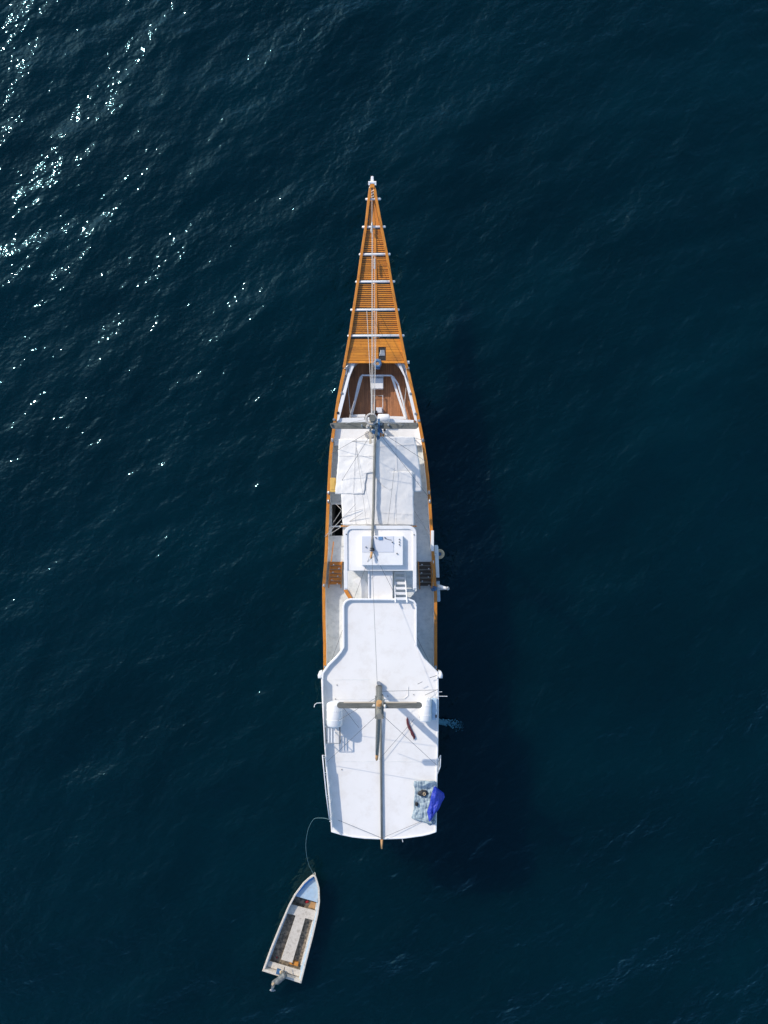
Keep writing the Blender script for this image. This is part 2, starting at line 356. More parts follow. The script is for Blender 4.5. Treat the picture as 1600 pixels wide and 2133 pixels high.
# wheelhouse roof
wr_o = arc(733,1111.5,16.5,180,270)+arc(851,1111.5,16.5,270,360)+[(867.5,1226),(865,1228.5),(860.5,1228.5),(860.5,1189),(724,1189),(724,1226),(722,1228.5),(717,1228.5)]
wr = MB().pxprism(wr_o, 5.25, 5.4).build('wheelhouse_roof', M['roof'], ship, bevel=.02)
inn = [(725,1186)]+arc(736,1117,11,180,270)+arc(848,1117,11,270,360)+[(859,1186)]
MB().ribbon([P(x, y, 5.47) for x, y in [(720.5,1226)]+arc(733,1111.5,13,180,270)+arc(851,1111.5,13,270,360)+[(864,1226)]], .17, .07).build('roof_rim', M['white'], wr, bevel=.015)
box = MB().pxbox(753, 1116, 839.5, 1177.5, 5.4, 5.66).build('skylight_box', M['white'], wr, bevel=.02)
MB().pxbox(753.6, 1116.8, 820, 1150, 5.662, 5.68).build('panel', M['solar'], wr, bevel=.005)
MB().pxbox(788, 1118, 797, 1124.5, 5.68, 5.72).build('vent_hatch', M['hatchblue'], wr, bevel=.008)
for x, y in ((762.5,1139.5),(783,1120),(802,1120),(832,1123.5),(832,1129),(832,1134.5),(817.5,1129.5),(827,1153)):
    z = 5.662 if x > 822 or y > 1150 else 5.682
    MB().tube([P(x, y, z), P(x, y, z+.06)], .03, 8).build('bolt', M['black'], wr)
for x, y in ((721.5,1113),(862.5,1114)): MB().tube([P(x, y, 5.47), P(x, y, 5.5)], .03, 8).build('bolt', M['black'], wr)
MB().tube([P(802, 1121, 5.72), P(810,1124,5.70), P(816,1125,5.70)], .008, 5).build('cable', M['black'], wr)
MB().pxbox(836.5, 1148, 840.6, 1163, 5.45, 5.6).build('hinge', M['solar'], wr)
# landing between the roofs
LZ = 4.45
ld = MB().pxprism([(716,1187),(868,1187),(868,1230),(853,1247),(852,1262),(735,1262),(732,1247),(717,1229)], LZ-.12, LZ).build('landing_deck', M['deck'], ship)
MB().pxprism([(745,1203),(760,1207),(766,1218),(766,1247),(753,1247),(753,1222),(735,1210)], LZ, LZ+.04).build('bench_top', M['white'], ship)
MB().pxbox(768, 1189.3, 818, 1247, LZ-.1, 5.12).build('centre_trunk', M['roof'], ship, bevel=.015)
MB().pxbox(766.5, 1189.3, 769.5, 1247, 5.12, 5.2).build('trunk_rim', M['white'], ship)
MB().ribbon([P(719,1228,4.6), P(724,1237,4.6), P(731,1248,4.6)], .17, .5).build('curved_wooden_rim', M['teakv'], ship, bevel=.01)

# ------------------------------------------------------------------ stairs on both side decks
def stair(x0, x1, y0, y1, xo, tm):
    root = bpy.data.objects.new('side_stair', None); COL.objects.link(root); root.parent = ship
    o = P((x0+x1)/2, y1, DA); root.location = o-WO[ship.name]; WO[root.name] = o
    n = 6
    for i in range(n):
        y = lerp(y0+2, y1-3, i/(n-1)); z = lerp(DW+.03, DA+.22, i/(n-1)); sh_ = lerp(0, xo, i/(n-1))
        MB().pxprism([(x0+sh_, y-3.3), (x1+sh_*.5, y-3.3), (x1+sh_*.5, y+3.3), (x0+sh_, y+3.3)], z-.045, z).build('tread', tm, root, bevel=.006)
        for k in (i % 2,):
            c = P(lerp(x0, x1, .25+.5*k+random.uniform(-.05,.05))+sh_, y+2, z+.006)
            MB().tube([c, c+Vector((0,0,.02))], .035, 7).build('step_cap', M['white'], root)
    for x, off in ((x0, xo), (x1, xo*.5)):
        MB().beam(P(x, y0-1, DW+.12), P(x+off, y1+6, DA+.12), .05, .16).build('stringer', M['teakv'], root, bevel=.006)
stair(688, 712, 1172, 1217, -3, M['teak'])
stair(871.5, 898, 1172, 1220, 3, M['shadewood'])  # treads coloured dark to stand in for the roof's shade

# ------------------------------------------------------------------ aft roof
aro = arc(730,1263.5,16.5,180,270)+[(853,1247),(863,1251),(868.5,1259),(868.5,1345),(875,1356),(884,1371),(899,1386),(913.5,1401),(914.3,1460),(913,1560),(911.5,1620),(910,1700),(909.6,1733.6),(895,1738.5),(880,1742),(840,1747.5),(796,1749),(760,1747.5),(734,1744.5),(710,1739.5),(690,1733.6),(688,1700),(681,1620),(676,1560),(670.6,1460),(669,1414),(670.6,1401),(684,1382.5),(699,1367.5),(709,1355.5),(713.5,1347)]
ar = MB().pxprism(aro, RZ-.14, RZ).build('aft_roof', M['roof'], ship, bevel=.02)
def inset(pts, d):
    cx, cy = 792, 1500
    return [(x+(d if x < cx else -d) if not (720 < x < 860) else x, y+(d if y < 1300 else (-d if y > 1700 else 0))) for x, y in pts]
rim = [P(x, y, RZ+.17) for x, y in [(671.5,1412),(673,1402),(686,1384.5),(701,1369.5),(711,1357),(716,1348)]+arc(731.5,1264.5,16.0,180,270)+[(852,1248.8),(862,1252.5),(866.8,1260)]]
MB().ribbon(rim, .085, .17).build('coaming', M['white'], ar, bevel=.015)
MB().ribbon([P(x, y, RZ+.05) for x, y in [(866.8,1260),(866.8,1345.5),(873.2,1357),(882,1372),(897.5,1387.5),(911.6,1401),(912.3,1460),(911,1560),(909.5,1620),(908,1700),(907.8,1732)]], .07, .05).build('coaming', M['white'], ar, bevel=.01)
MB().ribbon([P(x, y, RZ+.04) for x, y in [(907.8,1732.5),(895,1736.8),(880,1740.3),(840,1745.8),(796,1747.3),(760,1745.8),(734,1743),(710,1738),(691,1732.2)]], .06, .04).build('coaming', M['white'], ar, bevel=.01)
# low weather boards along the left edge, gaps between them
segs = [(1414,672,1452,672.5),(1453.5,672.6,1500,674),(1501,674,1558,677),(1560,677.2,1597,680),(1599,680.2,1640,684),(1642,684.2,1672,687),(1674,687.2,1700,689.5),(1702,689.6,1729,691.3)]
for i, (ya, xa, yb, xb) in enumerate(segs):
    h = .42 if i < 4 else .5
    MB().ribbon([P(xa, ya, RZ+h), P(xb, yb, RZ+h)], .04, h).build('weather_board', M['white'], ar)
for y, x0, x1 in ((1416, 676, 770), (1457, 690, 786), (1586.5, 686, 900)):   # taped panel seams
    pts = [P(lerp(x0, x1, i/12), y+math.sin(i*2.1)*.5, RZ+.006) for i in range(13)]
    MB().ribbon(pts, .02, .006).build('panel_seam', M['deck'], ar)
# side lights
for cx, s_ in ((668, -1), (916.5, 1)):
    g = MB(); base = P(cx, 1405, RZ)
    pts = [P(cx+s_*(-3), 1397, RZ+.02), P(cx+s_*3, 1399, RZ+.02), P(cx+s_*6, 1406, RZ+.02), P(cx+s_*5.5, 1413, RZ+.02), P(cx-s_*2, 1413, RZ+.02)]
    g.prism([tuple(p[:2]) for p in pts], RZ-.25, RZ+.02); g.blob(P(cx+s_*1, 1407, RZ+.03), (.10,.14,.09), rough=0)
    g.build('side_light', M['white'], ship, smooth=False, bevel=.015)
# pipe railings on the stern quarters
rl = [(1573,672,680),(1609,675.3,682.5),(1656,680,686),(1706,686.5,689.5)]
g = MB(); top = [P(a, y, RZ+.55) for y, a, b in rl]; g.tube(top, .028, 8)
rroot = g.build('stern_railing', M['pipe'], ship, smooth=True)
for (y, a, b) in rl:
    for dy in (0, 4.5):
        MB().tube([P(a+dy*.08, y+dy, RZ+.55), P(b, y+dy+1.5, RZ+.02)], .02, 7).build('post', M['pipe'], rroot)
MB().tube([P((a+b)/2+1, y, RZ+.28) for y, a, b in rl], .015, 7).build('lower_pipe', M['pipe'], rroot)
g = MB(); g.tube([P(912.5,1583,RZ+.1), P(918,1573.5,RZ+.55), P(917.3,1597,RZ+.55), P(911.5,1612,RZ+.05)], .024, 8); rr2 = g.build('stern_railing', M['pipe'], ship, smooth=True)
MB().tube([P(914.5,1580,RZ+.28), P(914.2,1604,RZ+.28)], .018, 7).build('lower_pipe', M['pipe'], rr2)
MB().tube([P(838, 1748, RZ-.05), P(839.3, 1754, RZ-.05)], .02, 6).build('stern_bracket', M['pipe'], ship)

# ------------------------------------------------------------------ bowsprit
BZ = 4.55
def bz(y): return interp([(380,5.0),(768,4.45)], y)
bs = bpy.data.objects.new('bowsprit', None); COL.objects.link(bs); bs.parent = ship; o = P(783, 757, 4.4); bs.location = o-WO[ship.name]; WO[bs.name] = o
BL = [(386,773.5),(392,771.3),(400,770),(415,768.2),(473,761.8),(530,753),(587,745.5),(645,736.7),(700,728.5),(755,718.5),(766,716.5)]
BR = [(386,777.5),(392,780),(400,781.8),(415,784),(473,794.8),(530,806),(587,815.2),(645,825.8),(700,835),(755,845.5),(767,848.2)]
for tab in (BL, BR):
    ws = [.13 if y > 390 else .09 for y, x in tab]
    MB().ribbon([P(x, y, bz(y)+.07) for y, x in tab], ws, .13).build('side_beam', M['teakv'], bs, bevel=.012)
MB().pxprism([(771.5,392),(770.5,386),(773,382.5),(778,382.5),(780.5,386),(779.8,392),(777,390.5),(774,390.5)], bz(386)-.08, bz(386)+.10).build('nose_block', M['teak'], bs, bevel=.01)
MB().prism([tuple(P(x, y, 5.05)[:2]) for x, y in ((773,366.5),(778,366.5),(779,381),(771.8,381))], 4.9, 5.05).build('nose_post', M['white'], bs, bevel=.02)
MB().tube([P(767.5,380.5,5.06), P(783.7,380.5,5.06)], .07, 8).pxbox(767.3,378,770.5,385,5.0,5.1).pxbox(780.5,378,783.9,385,5.0,5.1).build('nose_cleat', M['white'], bs)
for k in range(7):
    c = P(775.2+(.4 if k % 2 else -.4), 393+k*3, bz(400)+.02)
    MB().torus(c, .05, .015, 'z' if k % 2 else 'x', 10, 5).build('chain_link', M['steel'], bs)
for y, a, b in ((415,763,792),(473,756,802),(530,749.5,812),(587,742,821.5),(645.5,731.5,830.5),(699.5,725.5,841)):
    MB().tube([P(a, y, bz(y)-.08), P(a+1, y, bz(y)-.05), P(b-1, y-.6, bz(y)-.05), P(b, y-.6, bz(y)-.08)], .06, 10).build('crossbar', M['white'], bs, smooth=True)
for xx, yy in ((850,754.5),): MB().tube([P(844,yy,4.4), P(853,yy,4.4)], .08, 10).build('crossbar', M['white'], bs, smooth=True)
# long boards near the nose
for a0, a1, b0, b1 in ((772.2,774.9,767.5,773.6),(775.3,778.2,774.2,782.4),(778.6,781.0,783.2,790.6)):
    MB().pxprism([(a0,418.5),(a1,418.5),(b1,469.5),(b0,469.5)], bz(440)-.17, bz(440)-.12+random.uniform(0,.02)).build('long_board', M['teakv'], bs, bevel=.008)
# slats
bays = [(477.5,526.3),(534,583),(591,641.3),(649.5,695.8)]
for y0, y1 in bays:
    n = round((y1-y0)/4.15); p = (y1-y0)/n
    for i in range(n):
        y = y0+p*i+p*.42+random.uniform(-.12,.12); xl = interp(BL, y)+2.2; xr = interp(BR, y)-2.2; z = bz(y)-.09+random.uniform(-.004,.004); w = p*.29; sk = random.uniform(-.3,.3)
        MB().pxprism([(xl,y-w-sk),(xr,y-w+sk),(xr,y+w+sk),(xl,y+w-sk)], z-.04, z).build('slat', M['teak'], bs)
    MB().pxprism([(778.3+(y0-477)*.017,y0),(783.3+(y0-477)*.017,y0),(783.3+(y1-477)*.017,y1),(778.3+(y1-477)*.017,y1)], bz(y0)-.08, bz(y1)-.05+.02).build('centre_batten', M['teakv'], bs, bevel=.006)
# timber spar under the slats
MB().tube([P(776,384,4.72), P(783,700,4.2), P(784,764,4.15)], [.10,.16,.18], 10).build('spar', M['teakv'], bs, smooth=True)
# solid platform: crosswise planks
bp = MB().pxprism([(724.5,705),(838,705),(844.5,756),(719.8,756)], bz(730)-.16, bz(730)-.10).build('bow_platform', M['dark'], ship)
n = 8
for i in range(n):
    y0 = 706+i*(751-706)/n; y1 = y0+(751-706)/n-.3; z = bz(730)-.06+random.uniform(-.003,.003)
    xl = lambda y: interp(BL, y)+2.6
    xr = lambda y: interp(BR, y)-2.4
    segs_ = [(xl, xr)]
    def emit(a0, a1, b0, b1): MB().pxprism([(a0,y0),(a1,y0),(b1,y1),(b0,y1)], z-.04, z).build('plank', M['teak'], bp)
    if y1 > 727 and y0 < 748.5:
        emit(xl(y0), 788.3, xl(y1), 788.3); emit(803.9, xr(y0), 803.9, xr(y1))
    else:
        c = random.choice([760, 775, 805, 790]) ; emit(xl(y0), c, xl(y1), c); emit(c+.3, xr(y0), c+.3, xr(y1))
MB().pxprism([(721.5,751.3),(844,751.3),(845,756.3),(720,756.3)], bz(755)-.1, bz(755)-.02).build('edge_board', M['teak'], bp, bevel=.008)
MB().pxbox(788.5, 727, 803.7, 748.3, 4.3, 4.40).build('hatch', M['dblue'], bp, bevel=.01)
MB().pxbox(791, 743, 802, 747.5, 4.40, 4.412).build('hatch_opening', M['black'], bp)
MB().pxprism([(790,741),(793,729),(801,729),(802.5,741)], 4.40, 4.44).build('hatch_lid', M['steel'], bp, bevel=.01)
# rail ends: white brackets
for x, y in ((719.5,768),(850,768)): MB().pxprism([(x-2.5,y-4),(x+2.5,y-4),(x+3,y+9),(x-1,y+12)], 4.1, 4.3).build('rail_bracket', M['white'], ship, bevel=.02)
for x, y, x2, y2 in ((722,770,724,790),(847,770,845,790)): MB().beam(P(x,y,4.15), P(x2,y2,4.1), .06, .08).build('bracket_arm', M['pipe'], ship)

# windlass on the stem head
wl_ = MB().torus(P(786.5,757.5,4.62), .14, .07, 'z', 18, 8).build('windlass', M['bluep'], ship, smooth=True)
MB().tube([P(786.5,757.5,4.4), P(786.5,757.5,4.66)], .08, 12).build('windlass_core', M['tip'], wl_)
MB().pxbox(781,747,791,752,4.45,4.62).pxbox(782,764,792,768,4.4,4.6).build('windlass_frame', M['bluep'], wl_, bevel=.02)
MB().tube([P(781,751,4.6), P(793.5,750,4.6)], .05, 10).build('drum', M['steel'], wl_, smooth=True)
for a, b in (((782,762),(779,757)),((791,764),(794,757))): MB().beam(P(*a,4.6), P(*b,4.6), .05,.08).build('lever', M['steel'], wl_)

# foredeck rail frame (trapezoid) and fittings
FZ = 3.75
fr_ = MB().tube([P(730,866,FZ), P(739,835,FZ), P(747,797,FZ), P(750.5,786,FZ), P(754,781.5,FZ), P(815,782,FZ), P(820,786,FZ), P(829,800,FZ), P(840,838,FZ), P(849,878,FZ)], .045, 8).build('foredeck_rail', M['pipe'], ship, smooth=True)
MB().ribbon([P(753.5,784,FZ-.05), P(731.5,866,FZ-.05)], .11, .09).build('rail_board', M['white'], fr_)
MB().ribbon([P(816.5,784,FZ-.05), P(845,872,FZ-.05)], .11, .09).build('rail_board', M['white'], fr_)
MB().ribbon([P(730,866.5,FZ), P(761,865.5,FZ)], .13, .1).build('rail_board', M['white'], fr_)
MB().ribbon([P(812,869.5,FZ), P(846,870.5,FZ)], .13, .1).build('rail_board', M['white'], fr_)
for x, y in ((754,783),(815,783),(730,865),(848,874),(742,824),(835,826)):
    MB().tube([P(x,y,FZ), Vector((P(x,y,FZ).x, P(x,y,FZ).y, DF))], .03, 7).build('post', M['pipe'], fr_)
for pts in ([(726,800),(725.5,812),(731,872)], [(846,808),(842.5,845)], [(738,835),(727,873)]):
    MB().tube([P(x, y, 4.0) for x, y in pts], .018, 6).build('guy_line', M['rope'], ship)
MB().pxbox(772, 783.5, 798.5, 809.5, DF, 3.55).build('deck_locker', M['white'], ship, bevel=.025)
MB().pxbox(773, 786, 797.5, 788, 3.55, 3.57).build('locker_hinge', M['steel'], ship)
g = MB(); cs = [(773.5,824),(797.5,824),(797.5,860),(773.5,860)]
g.tube([P(x, y, 3.35) for x, y in cs], .022, 7, closed=True); hf_ = g.build('hatch_frame', M['pipe'], ship)
for x, y in cs: MB().tube([P(x,y,3.35), Vector((P(x,y,3.35).x, P(x,y,3.35).y, DF))], .02, 6).build('post', M['pipe'], hf_)
MB().tube([P(776.5,826,3.3), P(776.5,859,3.3)], .014, 6).build('lower_pipe', M['pipe'], hf_)
MB().pxbox(783.5, 848.5, 796, 860, DF, 3.45).build('deck_box', M['solar'], ship, bevel=.02)
MB().pxbox(776, 855, 785.5, 861.5, DF, 3.5).build('battery_box', M['black'], ship, bevel=.02)
MB().ribbon([P(703,876,4.2), P(765,874,4.2), P(862,880,4.2)], .24, .25).build('forward_beam', M['white'], ship, bevel=.02)
MB().capsule(P(789.5,871,4.35), P(809,871,4.35), .21, 18).build('water_tank', M['white'], ship, smooth=True)
for x, y, c in ((712.5,819,'steel'),(855.5,820,'steel'),(704,860,'black'),(720,753,'black'),(866,862,'steel'),(696,874,'steel'),(873,876,'steel')):
    MB().tube([P(x, y, 4.2), P(x, y, 4.36)], .05, 8).torus(P(x, y, 4.33), .05, .02, 'z', 10, 5).build('bollard', M[c], ship)
# engine-like gear behind the mast
eg = MB().pxbox(791, 894, 800, 913, 4.05, 4.55).build('anchor_winch', M['white'], ship, bevel=.03)
MB().pxbox(800.2, 892, 806.5, 913, 4.05, 4.5).build('winch_cover', M['white'], eg, bevel=.03)
MB().tube([P(786,905,4.5), P(795,905,4.5)], .12, 10).build('winch_drum', M['orange'], eg, smooth=True)
MB().pxbox(783, 898, 787.5, 912, 4.05, 4.6).build('gear_case', M['bluep'], eg, bevel=.02)
MB().pxbox(784, 909, 793, 915, 4.05, 4.3).build('motor', M['black'], eg, bevel=.02)
MB().tube([P(801,893,4.6), P(801,898,4.6)], .06, 10).build('filler_cap', M['black'], eg)
MB().beam(P(786,893,4.7), P(797,902,4.7), .09, .12).build('brake_arm', M['bluep'], eg)

# ------------------------------------------------------------------ masts
def mast(base, head, r0, r1, xt_px, xt_y, zc, name, w, wood):
    mroot = MB().tube([base, lerp(base, head, .5), head], [r0, (r0+r1)/2, r1], 14).build(name, M['white'] if wood == 'w' else M['oldv'], ship, smooth=True)
    a, b = xt_px; g = MB(); pts = []
    k = (H-zc)/F; hw = w/2/k
    for i in range(9): t = math.pi/2+math.pi*i/8; pts.append((a+hw+hw*math.cos(t), xt_y-hw*math.sin(t)))
    for i in range(9): t = -math.pi/2+math.pi*i/8; pts.append((b-hw+hw*math.cos(t), xt_y-hw*math.sin(t)))
    g.pxprism(pts, zc-.08, zc); g.build('crosstree', M['old'], mroot, bevel=.015)
    return mroot
b0 = P(787, 909, DW); hd = P(776, 871, 11.2)
fm = mast(b0, hd, .16, .12, (689,872), 886.6, 8.85, 'foremast', .28, 'o')
at = lambda z: lerp(b0, hd, (z-b0.z)/(hd.z-b0.z))
MB().tube([at(11.2)+Vector((0,0,-.05)), at(11.2)+Vector((0,0,.06))], .135, 16).build('mast_cap', M['old'], fm)
MB().torus(at(10.9)+Vector((-.06,0,0)), .21, .05, 'z', 18, 8).build('mast_band', M['rope'], fm, smooth=True)
MB().beam(at(8.97)+Vector((-.17,.25,0)), at(8.97)+Vector((-.17,-.85,0)), .10, .12).build('trestle', M['tanp'], fm, bevel=.01)
MB().beam(at(8.97)+Vector((.20,.25,0)), at(8.97)+Vector((.20,-.5,0)), .10, .12).build('trestle', M['bluep'], fm, bevel=.01)
for dx, dy, dz, c in ((.28,-.28,9.0,'bluep'),(-.02,-.36,9.4,'bluep'),(.12,-.2,9.8,'steel'),(-.27,-.12,9.2,'rope'),(.3,.05,8.8,'steel'),(.16,-.55,8.7,'bluep')):
    MB().blob(at(dz)+Vector((dx,dy,0)), (.08,.11,.13), rough=.2).build('block', M[c], fm)
for k_, (x, y) in enumerate(((764,873),(792,880))):
    MB().tube([at(10.8), P(x, y, 9.5), P(lerp(x,690 if k_ == 0 else 876,.8), 885, 8.6)], .012, 5).build('lift_line', M['rope'], fm)
for dx, dy, dz, c in ((-.55,-.05,8.95,'steel'),(.62,-.02,8.95,'steel'),(-1.9,0,8.92,'wire'),(1.9,0,8.92,'wire'),(-.1,-.3,8.4,'tip'),(.38,-.42,8.3,'orange'),(-.33,.12,10.2,'wire')):
    MB().blob(at(dz)+Vector((dx,dy,0)), (.05,.07,.06), 8, 5, .2).build('block', M[c], fm)
for k_ in range(3): MB().torus(P(767+k_*2.5, 905+k_, 4.1), .16-.02*k_, .018, 'z', 16, 5).build('coiled_rope', M['rope'], ship)
boom = MB().tube([P(781.5,908,5.36), P(780,960,5.3), P(778.5,1050,5.34), P(776,1120,5.65), P(774.6,1148,5.84)], [.055,.065,.068,.065,.06], 12).build('fore_boom', M['oldv'], ship, smooth=True)
MB().tube([P(774.5,1149.5,5.85), P(773,1161,5.9), P(772.7,1164,5.9)], [.06,.05,.02], 10).build('boom_tip', M['tip'], boom, smooth=True)
MB().torus(P(774.6,1146,5.83), .09, .025, 'y', 12, 6).torus(P(775,1142,5.8), .09, .02, 'y', 12, 6).build('boom_band', M['black'], boom)
MB().blob(P(778.5,1145,5.8), (.05,.07,.06)).build('block', M['black'], boom)

b1 = P(789.5, 1432, RZ); h1 = P(790, 1492, 11.0)
mm = mast(b1, h1, .16, .13, (702,879.5), 1469.4, 9.1, 'mizzenmast', .27, 'o')
at1 = lambda z: lerp(b1, h1, (z-b1.z)/(h1.z-b1.z))
MB().tube([P(789,1423,RZ), P(789,1423,RZ+.3)], .10, 10).build('mast_foot_winch', M['steel'], mm, smooth=True)
MB().pxbox(786,1427,793,1441,RZ,RZ+.18).build('mast_step', M['white'], mm, bevel=.02)
MB().ribbon([P(716,1463.4,9.12), P(784,1463.4,9.12)], .05, .06).build('crosstree_batten', M['tanp'], mm)
MB().ribbon([P(796,1463.4,9.12), P(868,1463.4,9.12)], .05, .06).build('crosstree_batten', M['tanp'], mm)
for dx in (-.14, .16): MB().beam(at1(9.15)+Vector((dx,.45,0)), at1(9.15)+Vector((dx,-.55,0)), .08, .12).build('trestle', M['oldv'], mm, bevel=.01)
for dx, z, c in ((-.22,8.4,'rope'),(.2,8.0,'steel'),(-.12,7.4,'black'),(.15,7.1,'black'),(-.28,9.0,'white'),(.25,9.2,'white')):
    MB().blob(at1(z)+Vector((dx,0,0)), (.06,.08,.12), rough=.2).build('block', M[c], mm)
for sx in (780, 801):
    MB().pxbox(sx-3, 1467, sx+3, 1471.5, 9.1, 9.14).build('crosstree_plate', M['white'], mm)
gaff = MB().tube([P(789.5,1470,10.2), P(788.5,1496,9.6), P(786.5,1545,8.3), P(785.6,1571,7.7)], [.10,.10,.09,.075], 12).build('gaff', M['oldv'], ship, smooth=True)
MB().tube([P(789.8,1462,10.25), P(789,1488,9.8)], [.12,.11], 10).build('gaff_jaw', M['tip'], gaff, smooth=True)
MB().tube([P(785.5,1572,7.7), P(784.8,1581,7.45), P(784.6,1584,7.4)], [.075,.065,.03], 10).build('gaff_tip', M['tip'], gaff, smooth=True)
mboom = MB().tube([P(792.5,1478,5.38), P(793.5,1560,5.28), P(795.3,1748,5.3)], [.06,.06,.052], 12).build('mizzen_boom', M['oldv'], ship, smooth=True)
MB().tube([P(795.3,1749,5.36), P(795.4,1768,5.36)], [.065,.04], 10).build('boom_tip', M['tip'], mboom, smooth=True)

# ------------------------------------------------------------------ rigging
def line(a, b, r=.012, m_='wire', sag=0, n=1):
    pa = P(*a); pb = P(*b); pts = []
    for i in range(n+1): t = i/n; p = pa.lerp(pb, t); p.z -= sag*4*t*(1-t); pts.append(p)
    MB().tube(pts, r, 5).build('rigging_line', M[m_], ship)
line((775,417,4.95),(774.5,869,11.2),.013,'rope'); line((776.5,477,4.9),(776.5,872,10.9),.010,'rope')
line((781,533,4.85),(779,868,11.0),.011,'rope'); line((764,645,4.7),(776,868,11.0),.014,'rope'); line((784,646,4.7),(780,872,10.6),.014,'rope')
MB().blob(P(775,470,4.98), (.05,.2,.05)).build('turnbuckle', M['steel'], ship); MB().blob(P(773.8,480,4.98), (.05,.14,.05)).build('turnbuckle', M['rope'], ship)
for y in range(540, 560, 3): MB().blob(P(780.5,y,4.95), (.06,.06,.05), 8, 5, .2).build('turnbuckle', M['rope'], ship)
for a, b in (((783,893,7.5),(895,1038,4.35)),((780,893,7.5),(699,1022,4.35)),((783,893,7.5),(886,960,4.35)),((781,893,7.5),(690,945,4.35)),
             ((776,1146,5.85),(901,1392,3.7)),((774,1148,5.85),(686,1388,3.7)),((775,1160,5.9),(787,1452,9.0)),
             ((794,1487,10.6),(910,1594,5.3)),((788,1487,10.6),(678,1590,5.3)),((863,1498,5.3),(790,1582,5.4)),((715,1474,9.1),(748,1516,7)),
             ((794,1745,5.4),(704,1708,5.25)),((797,1745,5.4),(880,1710,5.25)),((786,1452,8.6),(676,1518,5.4)),((795,1440,6.6),(912,1437,5.3))): line(a, b, .009)
line((741,1050,5.4),(677,1118,4.3),.014,'rope'); line((756,1068,5.4),(684,1115,4.3),.014,'rope'); line((700,1050,4.0),(712,1062,4.7),.013,'rope'); line((712,1062,4.7),(690,1095,3.9),.013,'rope')
line((864,1065,4.6),(900,1120,4.2),.012,'rope'); line((872,1083,4.3),(898,1116,4.2),.010,'rope')
line((740,915,5.0),(748,975,5.2),.008); line((748,975,5.2),(764,1092,5.5),.006); line((822,975,5.2),(808,1092,5.3),.008); line((692,917,4.5),(781,921,5.6),.009); line((862,912,5.1),(886,918,4.35),.009)
line((726,1068,5.4),(757,1060,5.6),.006)
# crew-made pipe hooks at the edges
for pts in ([(670,1464),(660,1464.5),(655.5,1468),(654.5,1473)],): MB().tube([P(x, y, RZ+.1) for x, y in pts], .018, 6).build('boat_hook', M['pipe'], ship)
MB().tube([P(905,1450,RZ+.5), P(932,1450.5,RZ+.5)], .014, 6).build('antenna', M['pipe'], ship)
MB().tube([P(905,1442,RZ+.5), P(921,1441,RZ+.5)], .012, 6).build('antenna', M['pipe'], ship)
line((885,1448,5.6),(912,1436,5.6),.012); line((870,1425,5.5),(880,1420,5.5),.012); line((895,1412,5.4),(910,1407,5.4),.014)
MB().tube([P(790+i*8.8, 1456-i*.15, RZ+.03+.02*math.sin(i)) for i in range(7)]+[P(850,1449,RZ+.02), P(850.5,1430,RZ+.02)], .012, 5).build('roof_pipe', M['white'], ar)
for x, y in ((712,1603),(702,1427),(874,1494),(862,1447),(808,1450),(699,1456)):
    MB().tube([P(x,y,RZ), P(x,y,RZ+.04)], .025, 7).build('roof_fitting', M['wire'], ar)

# ------------------------------------------------------------------ awnings
ridge = lambda py: interp([(905,5.22),(1000,5.15),(1094,5.2)], py)
def wr_(px, py): return -.022*abs(mn.noise(Vector((px*.045+py*.03, py*.035-px*.02, 9))))-.014*abs(mn.noise(Vector((px*.1-py*.05, py*.06+px*.04, 4))))+.03+.022*mn.noise(Vector((px*.035, py*.05, 3)))+.012*mn.noise(Vector((px*.12+py*.05, py*.09, 7)))+.012*mn.noise(Vector((px*.3, py*.25, 1)))
def awn(edge_l, edge_r, lift):
    def f(px, py, u, v):
        R_ = ridge(py)+lift; d = px-779
        return (R_ + (edge_l-R_)*(-d/78) if d < 0 else R_ + (edge_r-R_)*(d/95)) + wr_(px, py)
    return f
MB().sheet([(914,706,780.5),(960,704,779.8),(984,702,779.5),(985.5,702,764),(1020,699,760),(1029,698,758.5)], 26, 40, awn(4.85,4.8,0)).build('awning', M['canvas'], None, thick=.012, smooth=True)
tag(bpy.data.objects['awning'], 'white canvas awning panel left of the forward boom with a square notch in its corner', 'awning', 'canvas awnings')
o = MB().sheet([(909.5,782.5,863),(930,782,868),(960,781,873),(993,781,876.5),(1012,798,878),(1024,816,879)], 28, 40, awn(4.85,4.72,.01)).build('awning', M['canvas'], None, thick=.012, smooth=True)
tag(o, 'white canvas awning panel right of the forward boom crossed by the mast shadow', 'awning', 'canvas awnings')
o = MB().sheet([(982,711,860),(1030,710.5,861.5),(1094,714,863)], 44, 36, awn(4.86,4.86,-.07)).build('awning', M['canvas'], None, thick=.012, smooth=True)
tag(o, 'white canvas awning sheet stretched between the forward panels and the wheelhouse roof', 'awning', 'canvas awnings')
def seam(par, pts, f):
    MB().ribbon([P(x, y, f(x, y, 0, 0)+.018) for x, y in pts], .05, .012).build('seam', M['canvas2'], par)
def polyl(x0, y0, x1, y1, n=14): return [(lerp(x0, x1, i/n), lerp(y0, y1, i/n)) for i in range(n+1)]
A_ = [o_ for o_ in bpy.data.objects if o_.name.startswith('awning') and o_.type == 'MESH']; A_.sort(key=lambda q: q.name)
fa, fb, fc = awn(4.85,4.8,0), awn(4.85,4.72,.01), awn(4.86,4.86,-.07)
seam(A_[0], polyl(742,915,736,1030), fa); seam(A_[0], polyl(707,950,779,950), fa)
seam(A_[1], polyl(823,911,830,1026), fb); seam(A_[1], polyl(784,931,868,925), fb); seam(A_[1], polyl(812,1020,850,1000), fb)
seam(A_[2], polyl(738,1032,741,1093), fc); seam(A_[2], polyl(823,1030,826,1093), fc); seam(A_[2], polyl(790,1068,860,1072), fc)
